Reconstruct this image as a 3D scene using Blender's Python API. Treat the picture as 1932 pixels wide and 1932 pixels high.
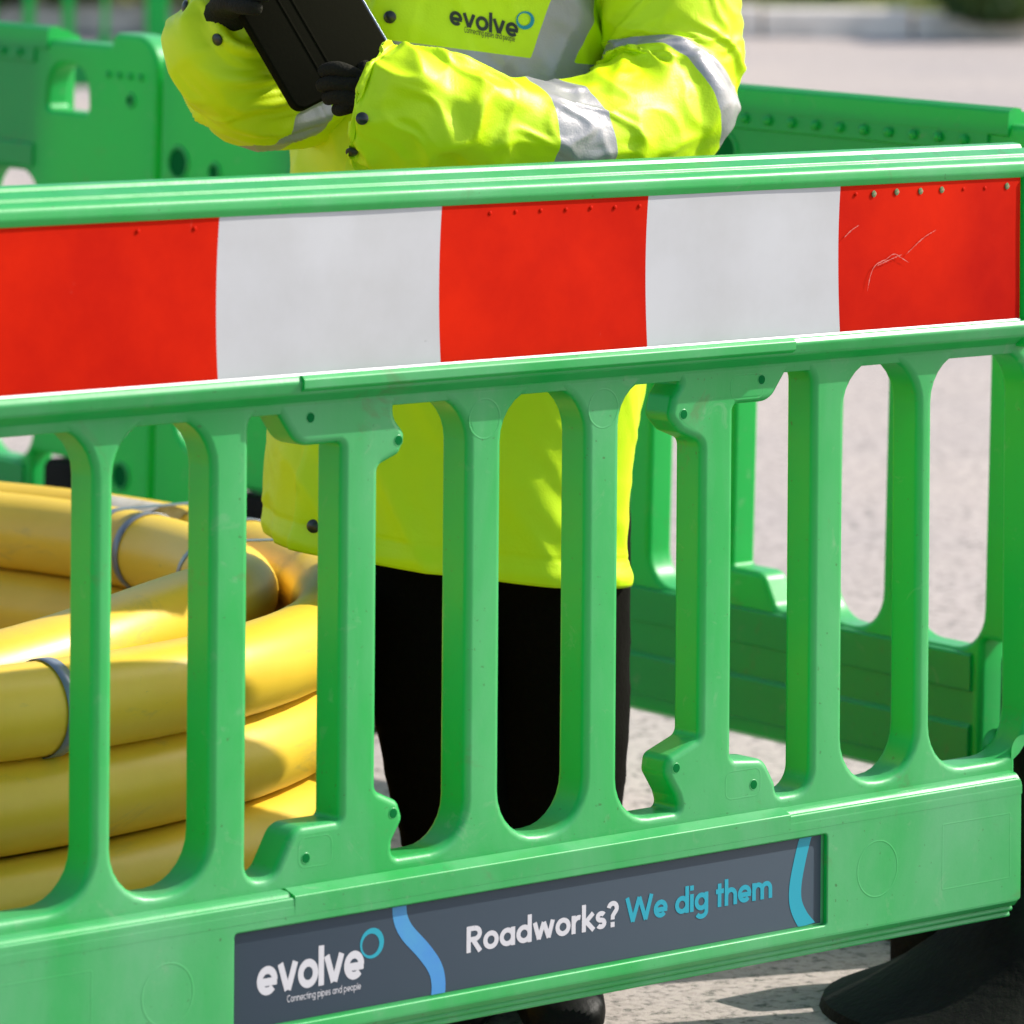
import bpy, bmesh, math, random
from mathutils import Vector, Matrix, noise
from math import sin, cos, pi, radians as R
random.seed(7)
S = bpy.context.scene
for o in list(bpy.data.objects): bpy.data.objects.remove(o)
COL = S.collection

# ------------------------------------------------------------------ camera
FPX, ROLL, CH, CX, CY, IMG = 9050.0, 0.0075, 1.41, 966.0, -236.0, 1932.0
Rc = Vector((cos(ROLL), 0, sin(ROLL))); Uc = Vector((-sin(ROLL), 0, cos(ROLL)))
cd = bpy.data.cameras.new('camera'); cam = bpy.data.objects.new('camera', cd); COL.objects.link(cam)
m = Matrix((Rc, Uc, Vector((0, -1, 0)))).transposed().to_4x4(); m.translation = (0, 0, CH)
cam.matrix_world = m
cd.sensor_width = 36; cd.lens = FPX / IMG * 36
cd.shift_x = 0; cd.shift_y = -(IMG / 2 - CY) / IMG
cd.clip_start = .1; cd.clip_end = 900
cd.dof.use_dof = True; cd.dof.focus_distance = 5.58; cd.dof.aperture_fstop = 6.6
S.camera = cam

# ------------------------------------------------------------------ light
AZ, EL = R(19), R(38)
sd = Vector((cos(AZ) * cos(EL), sin(AZ) * cos(EL), sin(EL)))
w = bpy.data.worlds.new('World'); S.world = w; w.use_nodes = True
nt = w.node_tree; nt.nodes.clear()
sky = nt.nodes.new('ShaderNodeTexSky'); sky.sky_type = 'NISHITA'; sky.sun_disc = False
sky.sun_elevation = EL; sky.sun_rotation = pi / 2 - AZ
sky.air_density = 1.0; sky.dust_density = 2.0; sky.ozone_density = 1.0
bg = nt.nodes.new('ShaderNodeBackground'); bg.inputs[1].default_value = .15
wo = nt.nodes.new('ShaderNodeOutputWorld')
nt.links.new(sky.outputs[0], bg.inputs[0]); nt.links.new(bg.outputs[0], wo.inputs[0])
sl = bpy.data.lights.new('sun', 'SUN'); sl.energy = 4.4; sl.angle = R(.6); sl.color = (1, .95, .87)
so = bpy.data.objects.new('sun', sl); COL.objects.link(so)
so.rotation_euler = sd.to_track_quat('Z', 'Y').to_euler()
S.view_settings.view_transform = 'Standard'; S.view_settings.look = 'None'
S.view_settings.exposure = .55; S.view_settings.gamma = 1
S.render.engine = 'CYCLES'
S.cycles.max_bounces = 8; S.cycles.transmission_bounces = 6

# ------------------------------------------------------------------ helpers
def wp(x, y, D):
    """point at depth D on the line through photo position x, y"""
    return Vector((0, D, CH)) + Rc * ((x - CX) / FPX * D) - Uc * ((y - CY) / FPX * D)

def gz(y):                                   # the yard rises gently away from the camera
    return 0.0 if y < 6.2 else .02 * (min(y, 70) - 6.2)

def mat(name, col, rough=.5, spec=.5, metal=0, noise_amt=0, col2=None, nscale=8, bump=0, bscale=60,
        sheen=0, transl=0, coat=0, stretch=None, ramp=(.4, .65)):
    M = bpy.data.materials.new(name); M.use_nodes = True
    t = M.node_tree; t.nodes.clear(); N = t.nodes.new; L = t.links.new
    out = N('ShaderNodeOutputMaterial'); p = N('ShaderNodeBsdfPrincipled')
    p.inputs['Base Color'].default_value = (*col, 1); p.inputs['Roughness'].default_value = rough
    p.inputs['Specular IOR Level'].default_value = spec; p.inputs['Metallic'].default_value = metal
    if sheen: p.inputs['Sheen Weight'].default_value = sheen
    if coat: p.inputs['Coat Weight'].default_value = coat
    tc = N('ShaderNodeTexCoord'); mp = N('ShaderNodeMapping'); L(tc.outputs['Object'], mp.inputs[0])
    if stretch: mp.inputs['Scale'].default_value = stretch
    if col2:
        nz = N('ShaderNodeTexNoise'); nz.inputs['Scale'].default_value = nscale; nz.inputs['Detail'].default_value = 8
        nz.inputs['Roughness'].default_value = .62
        L(mp.outputs[0], nz.inputs['Vector'])
        cr = N('ShaderNodeValToRGB'); cr.color_ramp.elements[0].position = ramp[0]; cr.color_ramp.elements[1].position = ramp[1]
        cr.color_ramp.elements[0].color = (*col, 1); cr.color_ramp.elements[1].color = (*col2, 1)
        L(nz.outputs[0], cr.inputs[0]); L(cr.outputs[0], p.inputs['Base Color'])
        M['colnode'] = cr.name
    if bump:
        nb = N('ShaderNodeTexNoise'); nb.inputs['Scale'].default_value = bscale; nb.inputs['Detail'].default_value = 6
        L(tc.outputs['Object'], nb.inputs['Vector'])
        b = N('ShaderNodeBump'); b.inputs['Strength'].default_value = bump; b.inputs['Distance'].default_value = .004
        L(nb.outputs[0], b.inputs['Height']); L(b.outputs[0], p.inputs['Normal'])
    if transl:
        tr = N('ShaderNodeBsdfTranslucent'); tr.inputs[0].default_value = (*[min(1, c * 1.8) for c in col], 1)
        mx = N('ShaderNodeMixShader'); mx.inputs[0].default_value = transl
        L(p.outputs[0], mx.inputs[1]); L(tr.outputs[0], mx.inputs[2]); L(mx.outputs[0], out.inputs[0])
    else: L(p.outputs[0], out.inputs[0])
    return M

def tag(o, label=None, cat=None, group=None, kind=None):
    if label: o['label'] = label
    if cat: o['category'] = cat
    if group: o['group'] = group
    if kind: o['kind'] = kind
    return o

def empty(name, loc=(0, 0, 0), rot=(0, 0, 0)):
    o = bpy.data.objects.new(name, None); COL.objects.link(o); o.location = loc; o.rotation_euler = rot
    o.empty_display_size = .1
    return o

def smooth_by_angle(me, ang=35):
    bm = bmesh.new(); bm.from_mesh(me)
    for f in bm.faces: f.smooth = True
    for e in bm.edges:
        e.smooth = not (len(e.link_faces) == 2 and e.calc_face_angle(0) > R(ang))
    bm.to_mesh(me); bm.free()

class MB:                                    # collects geometry for ONE mesh
    def __init__(s): s.v = []; s.f = []; s.mi = []
    def add(s, vs, fs, mi=0):
        n = len(s.v); s.v += [tuple(v) for v in vs]; s.f += [tuple(i + n for i in f) for f in fs]; s.mi += [mi] * len(fs)
    def mesh(s, me, M=None):
        n = len(s.v); M = M or Matrix()
        s.v += [tuple(M @ v.co) for v in me.vertices]
        s.f += [tuple(i + n for i in p.vertices) for p in me.polygons]; s.mi += [p.material_index for p in me.polygons]
    def box(s, a, b, mi=0):
        x0, y0, z0 = a; x1, y1, z1 = b
        vs = [(x0,y0,z0),(x1,y0,z0),(x1,y1,z0),(x0,y1,z0),(x0,y0,z1),(x1,y0,z1),(x1,y1,z1),(x0,y1,z1)]
        s.add(vs, [(0,3,2,1),(4,5,6,7),(0,1,5,4),(1,2,6,5),(2,3,7,6),(3,0,4,7)], mi)
    def extr(s, prof, u0, u1, mi=0):         # profile of (w, v), run along x; w is towards the front (-y)
        n = len(prof)
        vs = [(u0, -a, b) for a, b in prof] + [(u1, -a, b) for a, b in prof]
        fs = [(i, (i + 1) % n, n + (i + 1) % n, n + i) for i in range(n)]
        fs += [tuple(range(n - 1, -1, -1)), tuple(range(n, 2 * n))]
        s.add(vs, fs, mi)
    def build(s, name, mats, parent=None, ang=35, weld=0, fixn=True, wn=False):
        me = bpy.data.meshes.new(name); me.from_pydata(s.v, [], s.f)
        if not isinstance(mats, (list, tuple)): mats = [mats]
        for m_ in mats: me.materials.append(m_)
        for p, i in zip(me.polygons, s.mi): p.material_index = i
        bm = bmesh.new(); bm.from_mesh(me)
        if weld: bmesh.ops.remove_doubles(bm, verts=bm.verts, dist=weld)
        if fixn: bmesh.ops.recalc_face_normals(bm, faces=bm.faces)
        bm.to_mesh(me); bm.free()
        smooth_by_angle(me, ang)
        o = bpy.data.objects.new(name, me); COL.objects.link(o); o.parent = parent
        if wn:
            k = o.modifiers.new('wn', 'WEIGHTED_NORMAL'); k.keep_sharp = True; k.weight = 80
        return o

def fillet(pts, seg=7):
    """polygon of (x, y, r) -> rounded outline"""
    out = []; n = len(pts)
    for i, p in enumerate(pts):
        P = Vector(p[:2]); r = p[2] if len(p) > 2 else 0
        A = Vector(pts[i - 1][:2]) - P; B = Vector(pts[(i + 1) % n][:2]) - P
        if r <= 0: out.append(tuple(P)); continue
        ang = A.angle(B); t = r / math.tan(ang / 2)
        t = min(t, A.length * .5, B.length * .5); r2 = t * math.tan(ang / 2)
        if r2 < 1e-5: out.append(tuple(P)); continue
        a = P + A.normalized() * t; b = P + B.normalized() * t
        c = P + (A.normalized() + B.normalized()).normalized() * (r2 / sin(ang / 2))
        a0 = math.atan2(a.y - c.y, a.x - c.x); a1 = math.atan2(b.y - c.y, b.x - c.x)
        d = (a1 - a0 + pi) % (2 * pi) - pi
        for k in range(seg + 1):
            q = a0 + d * k / seg; out.append((c.x + r2 * cos(q), c.y + r2 * sin(q)))
    return out

def circle(x, y, r, n=24): return [(x + r * cos(2 * pi * i / n), y + r * sin(2 * pi * i / n)) for i in range(n)]
def rrect(x0, y0, x1, y1, r): return fillet([(x0, y0, r), (x1, y0, r), (x1, y1, r), (x0, y1, r)])

def plate(outer, holes, w0, w1, bev=.004, res=3):
    """solid plate of the outline (u, v) with holes, from depth w0 (front) back to w1, rounded edges -> mesh"""
    cu = bpy.data.curves.new('plate', 'CURVE'); cu.dimensions = '2D'; cu.fill_mode = 'BOTH'
    for loop in [outer] + holes:
        sp = cu.splines.new('POLY'); sp.points.add(len(loop) - 1); sp.use_cyclic_u = True
        for p, q in zip(sp.points, loop): p.co = (q[0], q[1], 0, 1)
    cu.extrude = (w0 - w1) / 2 - bev; cu.bevel_depth = bev; cu.bevel_resolution = res; cu.offset = -bev
    ob = bpy.data.objects.new('plate', cu); COL.objects.link(ob)
    dg = bpy.context.evaluated_depsgraph_get(); me = bpy.data.meshes.new_from_object(ob.evaluated_get(dg))
    bpy.data.objects.remove(ob); bpy.data.curves.remove(cu)
    me.transform(Matrix(((1, 0, 0, 0), (0, 0, -1, -(w0 + w1) / 2), (0, 1, 0, 0), (0, 0, 0, 1))))
    bm = bmesh.new(); bm.from_mesh(me); bmesh.ops.remove_doubles(bm, verts=bm.verts, dist=1e-5)
    bm.to_mesh(me); bm.free()
    return me

def catmull(P, n):
    """list of tuples -> n samples through them"""
    P = [Vector(p) for p in P]; out = []; k = len(P) - 1
    for i in range(n):
        t = i / (n - 1) * k; j = min(int(t), k - 1); t -= j
        p0 = P[j - 1] if j > 0 else P[0] * 2 - P[1]; p1 = P[j]; p2 = P[j + 1]
        p3 = P[j + 2] if j + 2 <= k else P[k] * 2 - P[k - 1]
        out.append(.5 * ((2 * p1) + (p2 - p0) * t + (2 * p0 - 5 * p1 + 4 * p2 - p3) * t * t + (3 * p1 - p0 - 3 * p2 + p3) * t ** 3))
    return out

def tube(mb, pts, rad, seg=16, disp=None, mfn=None, cap=True, mi=0, ell=None, up=Vector((0, 0, 1))):
    """pts: Vectors, rad: list or number; parallel-transport frames"""
    n = len(pts); T = [(pts[min(i + 1, n - 1)] - pts[max(i - 1, 0)]).normalized() for i in range(n)]
    A = up - T[0] * up.dot(T[0])
    if A.length < .05: A = Vector((1, 0, 0)) - T[0] * T[0].x
    A.normalize(); vs = []; L = 0
    for i in range(n):
        if i:
            A = A - T[i] * A.dot(T[i]); A.normalize(); L += (pts[i] - pts[i - 1]).length
        B = T[i].cross(A); r = rad[i] if hasattr(rad, '__len__') else rad
        e = ell[i] if ell else 1
        for j in range(seg):
            a = 2 * pi * j / seg; N = A * cos(a) + B * sin(a); p = pts[i] + (A * cos(a) + B * (sin(a) * e)) * r
            if disp: p = p + N * disp(L, a, p, i / (n - 1))
            vs.append(p)
    fs = []; ms = []
    for i in range(n - 1):
        for j in range(seg):
            fs.append((i * seg + j, i * seg + (j + 1) % seg, (i + 1) * seg + (j + 1) % seg, (i + 1) * seg + j))
            ms.append(mfn(i / (n - 1), 2 * pi * (j + .5) / seg) if mfn else mi)
    if cap:
        fs.append(tuple(range(seg - 1, -1, -1))); fs.append(tuple((n - 1) * seg + j for j in range(seg))); ms += [ms[0], ms[-1]]
    b = len(mb.v); mb.add(vs, fs); mb.mi[-len(fs):] = ms
    return b

def disc(mb, c, nrm, r, h=.002, seg=20, mi=0, dome=.5):
    nrm = nrm.normalized(); q = nrm.to_track_quat('Z', 'Y').to_matrix()
    vs = []
    for k, (rr, hh) in enumerate([(1, 0), (1, .6), (.8, 1), (.4, 1 + dome * .5)]):
        vs += [c + q @ Vector((r * rr * cos(2 * pi * i / seg), r * rr * sin(2 * pi * i / seg), h * hh)) for i in range(seg)]
    vs.append(c + nrm * h * (1 + dome))
    fs = [(k * seg + i, k * seg + (i + 1) % seg, (k + 1) * seg + (i + 1) % seg, (k + 1) * seg + i) for k in range(3) for i in range(seg)]
    fs += [(3 * seg + i, 3 * seg + (i + 1) % seg, 4 * seg) for i in range(seg)]
    mb.add(vs, fs, mi)

# ------------------------------------------------------------------ lettering (drawn strokes)
def arc(cx, cy, rx, ry, a0, a1, n=22): return [(cx + rx * cos(R(a0 + (a1 - a0) * i / n)), cy + ry * sin(R(a0 + (a1 - a0) * i / n))) for i in range(n + 1)]
def glyph(c, t):
    h = t / 2; r = .5 - h; O = arc(.5, .5, r, r, 0, 360, 36)
    G = {
     'o': (1, [O]), 'e': (1, [arc(.5, .5, r, r, -2, 318, 32), [(h, .5 - t * .18), (1 - t * .10, .5 - t * .18)]]), 'c': (.86, [arc(.5, .5, r, r, 48, 312)]),
     'a': (1.02, [O, [(1 - h, 0), (1 - h, 1)]]), 'd': (1.02, [O, [(1 - h, 0), (1 - h, 1.5)]]),
     'g': (1.02, [O, [(1 - h, 1), (1 - h, -.05)] + arc(.5, -.05, r, r * .8, 0, -150, 14)]), 'p': (1.02, [O, [(h, 1), (h, -.5)]]),
     'l': (t, [[(h, 0), (h, 1.38)]]), 'i': (t, [[(h, 0), (h, 1)], [(h, 1.2), (h, 1.2 + t * 1.05)]]),
     'v': (.98, [[(h * .9, 1), (.47, .06)], [(.51, .06), (.98 - h * .9, 1)]]),
     'w': (1.42, [[(h * .9, 1), (.40, .06)], [(.38, .06), (.71, .95)], [(.71, .95), (1.04, .06)], [(1.02, .06), (1.42 - h * .9, 1)]]),
     'r': (.62, [[(h, 0), (h, 1)], arc(h + .36, .5, .36, .5 - h, 175, 75, 10)]),
     'k': (.86, [[(h, 0), (h, 1.5)], [(h, .42), (.76, .97)], [(.30, .55), (.80, .03)]]),
     's': (.72, [arc(.36, 1 - h - (1 - 2 * h) / 4, .36 - h, (1 - 2 * h) / 4, 30, 265, 16) + arc(.36, h + (1 - 2 * h) / 4, .36 - h, (1 - 2 * h) / 4, 85, -150, 16)]),
     'n': (.92, [[(h, 0), (h, 1)], [(h, .5)] + arc(.46, .54, .46 - h, .46 - h, 180, 0, 16) + [(.92 - h, 0)]]),
     'h': (.92, [[(h, 0), (h, 1.5)], [(h, .5)] + arc(.46, .54, .46 - h, .46 - h, 180, 0, 16) + [(.92 - h, 0)]]),
     'm': (1.5, [[(h, 0), (h, 1)], [(h, .5)] + arc(.44, .56, .44 - h, .44 - h, 180, 0, 14) + [(.88 - h, 0)],
                 [(.88 - h, .5)] + arc(1.06 + .13 - h, .56, .44 - h, .44 - h, 180, 0, 14) + [(1.5 - h, 0)]]),
     't': (.58, [[(.27, 0), (.27, 1.32)], [(0, .88), (.58, .88)]]),
     'R': (1.0, [[(h, 0), (h, 1.42)], [(h, 1.42 - h), (.5, 1.42 - h)] + arc(.5, .99, .34, .43 - h, 90, -90, 14) + [(h, .56 + h)], [(.45, .62), (.88, 0)]]),
     'W': (1.95, [[(h * .8, 1.42), (.52, .05)], [(.50, .05), (.97, 1.36)], [(.97, 1.36), (1.44, .05)], [(1.42, .05), (1.95 - h * .8, 1.42)]]),
     'C': (1.1, [arc(.62, .71, .62 - h, .71 - h, 48, 312)]),
     '?': (.74, [arc(.36, 1.04, .27, .27, 170, -55, 16) + [(.36, .62), (.36, .42)], [(.36, 0), (.36, t * 1.05)]]),
     ' ': (.42, [])}
    return G[c]

def write(mb, text, t, fmap, gap=.12, mi=0, wscale=1.0):
    """fmap(x, y, layer) -> Vector; x-height is 1"""
    x = 0; lay = 0
    for c in text:
        adv, strokes = glyph(c, t)
        for st in strokes:
            n = len(st); vs = []
            for i, p in enumerate(st):
                a = Vector(st[max(i - 1, 0)]); b = Vector(st[min(i + 1, n - 1)])
                closed = n > 30 and abs(st[0][0] - st[-1][0]) < 1e-4 and abs(st[0][1] - st[-1][1]) < 1e-4
                if closed and i in (0, n - 1): a = Vector(st[-2]); b = Vector(st[1])
                d = (b - a).normalized(); q = Vector((-d.y, d.x)) * (t / 2)
                vs += [fmap((x + p[0] + q.x) * wscale, p[1] + q.y, lay), fmap((x + p[0] - q.x) * wscale, p[1] - q.y, lay)]
            mb.add(vs, [(2 * i, 2 * i + 1, 2 * i + 3, 2 * i + 2) for i in range(n - 1)], mi)
            lay += 1
        x += adv + gap
    return x * wscale

def text_width(text, t, gap=.12): return sum(glyph(c, t)[0] + gap for c in text) - gap

def ring(mb, cx, cy, ro, ri, dx, dy, fmap, mi=0, n=48):
    vs = []
    for i in range(n):
        a = 2 * pi * i / n
        vs += [fmap(cx + ro * cos(a), cy + ro * sin(a), 0), fmap(cx + dx + ri * cos(a), cy + dy + ri * sin(a), 0)]
    mb.add(vs, [(2 * i, 2 * i + 1, (2 * i + 3) % (2 * n), (2 * i + 2) % (2 * n)) for i in range(n)], mi)

# ------------------------------------------------------------------ materials
M = {}
def plastic():
    Mt = bpy.data.materials.new('barrier_plastic'); Mt.use_nodes = True
    t = Mt.node_tree; t.nodes.clear(); N = t.nodes.new; L = t.links.new
    out = N('ShaderNodeOutputMaterial'); p = N('ShaderNodeBsdfPrincipled'); tc = N('ShaderNodeTexCoord')
    p.inputs['Specular IOR Level'].default_value = .5
    def noise_(scale, det, rough=.6, vec=None, dist=0):
        n = N('ShaderNodeTexNoise'); n.inputs['Scale'].default_value = scale; n.inputs['Detail'].default_value = det; n.inputs['Roughness'].default_value = rough; n.inputs['Distortion'].default_value = dist
        L(vec or tc.outputs['Object'], n.inputs['Vector']); return n.outputs[0]
    def ramp(src, a, b, c0, c1):
        c = N('ShaderNodeValToRGB'); e = c.color_ramp.elements; e[0].position = a; e[1].position = b; e[0].color = (*c0, 1); e[1].color = (*c1, 1); L(src, c.inputs[0]); return c.outputs[0]
    def mth(op, a, b=None, cl=False):
        m_ = N('ShaderNodeMath'); m_.operation = op; m_.use_clamp = cl
        for k, v in enumerate((a, b)):
            if v is None: continue
            if isinstance(v, (int, float)): m_.inputs[k].default_value = v
            else: L(v, m_.inputs[k])
        return m_.outputs[0]
    def mixc(f_, a, b):
        m_ = N('ShaderNodeMix'); m_.data_type = 'RGBA'
        for k, v in ((0, f_), (6, a), (7, b)):
            if isinstance(v, tuple): m_.inputs[k].default_value = (*v, 1)
            elif isinstance(v, float): m_.inputs[k].default_value = v
            else: L(v, m_.inputs[k])
        return m_.outputs[2]
    # light painted in: paler, patchily worn front and top; deep shade green elsewhere
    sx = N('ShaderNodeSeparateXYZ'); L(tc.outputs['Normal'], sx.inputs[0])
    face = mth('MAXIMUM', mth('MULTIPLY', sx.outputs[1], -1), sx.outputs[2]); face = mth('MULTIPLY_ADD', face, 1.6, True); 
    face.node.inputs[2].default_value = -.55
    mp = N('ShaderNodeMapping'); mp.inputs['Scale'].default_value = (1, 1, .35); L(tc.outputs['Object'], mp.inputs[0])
    lit_worn = mixc(ramp(noise_(5, 9, .65, mp.outputs[0], .4), .38, .70, (0, 0, 0), (1, 1, 1)), (.028, .39, .092), (.115, .43, .19))
    base = mixc(face, (.0010, .42, .078), lit_worn)
    chalk = ramp(noise_(26, 8, .7, None, 1.0), .60, .74, (0, 0, 0), (.45, .45, .45)); base = mixc(chalk, base, (.26, .44, .27))
    grime = ramp(noise_(11, 10, .72, None, .6), .60, .69, (0, 0, 0), (.55, .55, .55)); base = mixc(grime, base, (.12, .17, .075))
    speck = ramp(noise_(150, 3, .6), .69, .72, (0, 0, 0), (.8, .8, .8)); base = mixc(speck, base, (.05, .10, .04))
    L(base, p.inputs['Base Color'])
    rr = ramp(noise_(9, 6), .35, .7, (.31, .31, .31), (.47, .47, .47)); L(rr, p.inputs['Roughness'])
    nb = noise_(190, 4); nb2 = noise_(12, 2)
    b1 = N('ShaderNodeBump'); b1.inputs['Strength'].default_value = .035; b1.inputs['Distance'].default_value = .004; L(nb, b1.inputs['Height'])
    b2 = N('ShaderNodeBump'); b2.inputs['Strength'].default_value = .10; b2.inputs['Distance'].default_value = .006; L(nb2, b2.inputs['Height']); L(b1.outputs[0], b2.inputs['Normal'])
    L(b2.outputs[0], p.inputs['Normal'])
    tr = N('ShaderNodeBsdfTranslucent'); tr.inputs[0].default_value = (.004, .92, .12, 1)
    mx = N('ShaderNodeMixShader'); mx.inputs[0].default_value = .24; L(p.outputs[0], mx.inputs[1]); L(tr.outputs[0], mx.inputs[2]); L(mx.outputs[0], out.inputs[0])
    return Mt
M['green'] = plastic()
M['white'] = mat('reflective_white', (.46, .47, .485), .5, .3, col2=(.41, .415, .42), nscale=5, bump=.02, bscale=20)
M['red'] = mat('reflective_red', (.58, .013, .0), .6, .05, col2=(.38, .003, .0), nscale=3.0, ramp=(.38, .68), bump=.03, bscale=20)
M['edge'] = mat('board_edge_white', (.8, .8, .8), .5)
M['slate'] = mat('sign_slate', (.036, .056, .078), .5, .3, bump=.02, bscale=30)
M['ink_white'] = mat('ink_white', (.50, .50, .53), .5)
M['ink_cyan'] = mat('ink_cyan', (.0, .27, .36), .5)
M['ink_blue'] = mat('ink_blue', (.035, .19, .50), .5, col2=(.05, .27, .46), nscale=9)
M['ink_dark'] = mat('ink_dark', (.022, .03, .03), .6)
M['hole'] = mat('hole_shade', (.004, .13, .03), .9, .02)  # flat discs painted dark, standing in for the shade inside holes
M['rubber'] = mat('black_rubber', (.005, .005, .003), .7, .15, col2=(.010, .011, .007), nscale=12, bump=.4, bscale=90)
M['pipe'] = mat('yellow_pipe', (.80, .53, .040), .40, .5, col2=(.70, .44, .022), nscale=3, bump=.05, bscale=50)
M['strap'] = mat('steel_strap', (.22, .25, .30), .35, .5, metal=.4)
M['tape'] = mat('dusty_tape', (.50, .46, .38), .8, col2=(.30, .27, .2), nscale=30)
M['hivis'] = mat('hivis_fabric', (.56, .88, .004), .48, .35, bump=.12, bscale=420, sheen=.0, transl=.06)
M['coatfab'] = None
M['lining'] = mat('hivis_inner', (.66, .70, .004), .6, .3, bump=.1, bscale=300, transl=.1)
M['reflect'] = mat('reflective_tape', (.34, .33, .33), .34, .7, bump=.08, bscale=500, metal=.25)
M['popper'] = mat('black_popper', (.015, .018, .012), .3, .6)
def add_marks(Mt, col, scale, lo, hi, stretch):
    t = Mt.node_tree; N = t.nodes.new; L = t.links.new
    p = [n for n in t.nodes if n.type == 'BSDF_PRINCIPLED'][0]; src = p.inputs['Base Color'].links[0].from_socket
    tc = N('ShaderNodeTexCoord'); mp = N('ShaderNodeMapping'); mp.inputs['Scale'].default_value = stretch; L(tc.outputs['Object'], mp.inputs[0])
    n = N('ShaderNodeTexNoise'); n.inputs['Scale'].default_value = scale; n.inputs['Detail'].default_value = 9; n.inputs['Roughness'].default_value = .72; n.inputs['Distortion'].default_value = .8; L(mp.outputs[0], n.inputs['Vector'])
    c = N('ShaderNodeValToRGB'); e = c.color_ramp.elements; e[0].position = lo; e[1].position = hi; e[0].color = (0, 0, 0, 1); e[1].color = (.8, .8, .8, 1); L(n.outputs[0], c.inputs[0])
    m_ = N('ShaderNodeMix'); m_.data_type = 'RGBA'; L(c.outputs[0], m_.inputs[0]); L(src, m_.inputs[6]); m_.inputs[7].default_value = (*col, 1); L(m_.outputs[2], p.inputs['Base Color'])
add_marks(M['pipe'], (.16, .14, .06), 16, .66, .73, (1, 1, 2.2)); add_marks(M['pipe'], (.45, .34, .08), 5, .58, .72, (1, 1, 4))
add_marks(M['white'], (.20, .20, .19), 30, .70, .76, (1, 1, 1)); add_marks(M['red'], (.50, .10, .07), 24, .68, .76, (1, 1, .6))
M['glove'] = mat('black_glove', (.013, .012, .006), .85, .2, bump=.6, bscale=300)
M['case'] = mat('tablet_case', (.006, .006, .002), .9, .06, bump=.06, bscale=200)
M['bezel'] = mat('tablet_rim', (.12, .14, .17), .3, .6, metal=.8)
M['trouser'] = mat('black_trouser', (.003, .0025, .001), .9, .08, bump=.3, bscale=120)
M['boot'] = mat('black_boot', (.006, .006, .005), .5, .12, bump=1.0, bscale=26)
M['lace'] = mat('boot_lace', (.6, .6, .6), .6)
M['skin'] = mat('skin', (.55, .33, .24), .5)
M['hair'] = mat('hair', (.04, .025, .015), .6)
M['leaf'] = mat('leaf', (.05, .11, .025), .6, transl=.15, col2=(.12, .19, .04), nscale=4)
M['grass'] = mat('grass', (.17, .27, .05), .7, col2=(.30, .30, .12), nscale=1.5)
M['kerb'] = mat('kerb_concrete', (.92, .82, .70), .85, col2=(.42, .38, .32), nscale=2, bump=.4, bscale=10)

def band_mat():
    Mt = bpy.data.materials.new('hivis_with_bands'); Mt.use_nodes = True
    t = Mt.node_tree; t.nodes.clear(); N = t.nodes.new; L = t.links.new
    out = N('ShaderNodeOutputMaterial'); tc = N('ShaderNodeTexCoord')
    A = N('ShaderNodeAttribute'); A.attribute_name = 'band'; B = N('ShaderNodeAttribute'); B.attribute_name = 'warm_bounce'
    g1 = N('ShaderNodeMath'); g1.operation = 'GREATER_THAN'; g1.inputs[1].default_value = 0; L(A.outputs['Fac'], g1.inputs[0])
    g2 = N('ShaderNodeMath'); g2.operation = 'GREATER_THAN'; g2.inputs[1].default_value = 0; L(B.outputs['Fac'], g2.inputs[0])
    mc = N('ShaderNodeMix'); mc.data_type = 'RGBA'; mc.inputs[6].default_value = (.66, .92, .001, 1); mc.inputs[7].default_value = (.74, .92, .0, 1); L(g2.outputs[0], mc.inputs[0])  # warmer second yellow paints in light bounced off the yellow pipes
    nb = N('ShaderNodeTexNoise'); nb.inputs['Scale'].default_value = 420; nb.inputs['Detail'].default_value = 3; L(tc.outputs['Object'], nb.inputs['Vector'])
    nb2 = N('ShaderNodeTexNoise'); nb2.inputs['Scale'].default_value = 16; nb2.inputs['Detail'].default_value = 3; nb2.inputs['Distortion'].default_value = .8; L(tc.outputs['Object'], nb2.inputs['Vector'])
    b2 = N('ShaderNodeBump'); b2.inputs['Strength'].default_value = .3; b2.inputs['Distance'].default_value = .006; L(nb2.outputs[0], b2.inputs['Height'])
    b = N('ShaderNodeBump'); b.inputs['Strength'].default_value = .12; b.inputs['Distance'].default_value = .003; L(nb.outputs[0], b.inputs['Height']); L(b2.outputs[0], b.inputs['Normal'])
    p = N('ShaderNodeBsdfPrincipled'); p.inputs['Roughness'].default_value = .46; p.inputs['Specular IOR Level'].default_value = .38
    L(mc.outputs[2], p.inputs['Base Color']); L(b.outputs[0], p.inputs['Normal'])
    q = N('ShaderNodeBsdfPrincipled'); q.inputs['Base Color'].default_value = (.36, .35, .35, 1); q.inputs['Roughness'].default_value = .34; q.inputs['Metallic'].default_value = .25; L(b.outputs[0], q.inputs['Normal'])
    tr = N('ShaderNodeBsdfTranslucent'); L(mc.outputs[2], tr.inputs[0]); m1 = N('ShaderNodeMixShader'); m1.inputs[0].default_value = .07; L(p.outputs[0], m1.inputs[1]); L(tr.outputs[0], m1.inputs[2])
    m2 = N('ShaderNodeMixShader'); L(g1.outputs[0], m2.inputs[0]); L(m1.outputs[0], m2.inputs[1]); L(q.outputs[0], m2.inputs[2]); L(m2.outputs[0], out.inputs[0])
    return Mt
M['coatfab'] = band_mat()
def put(o, name, vals):
    at = o.data.attributes.new(name, 'FLOAT', 'POINT'); at.data.foreach_set('value', vals)

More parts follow.
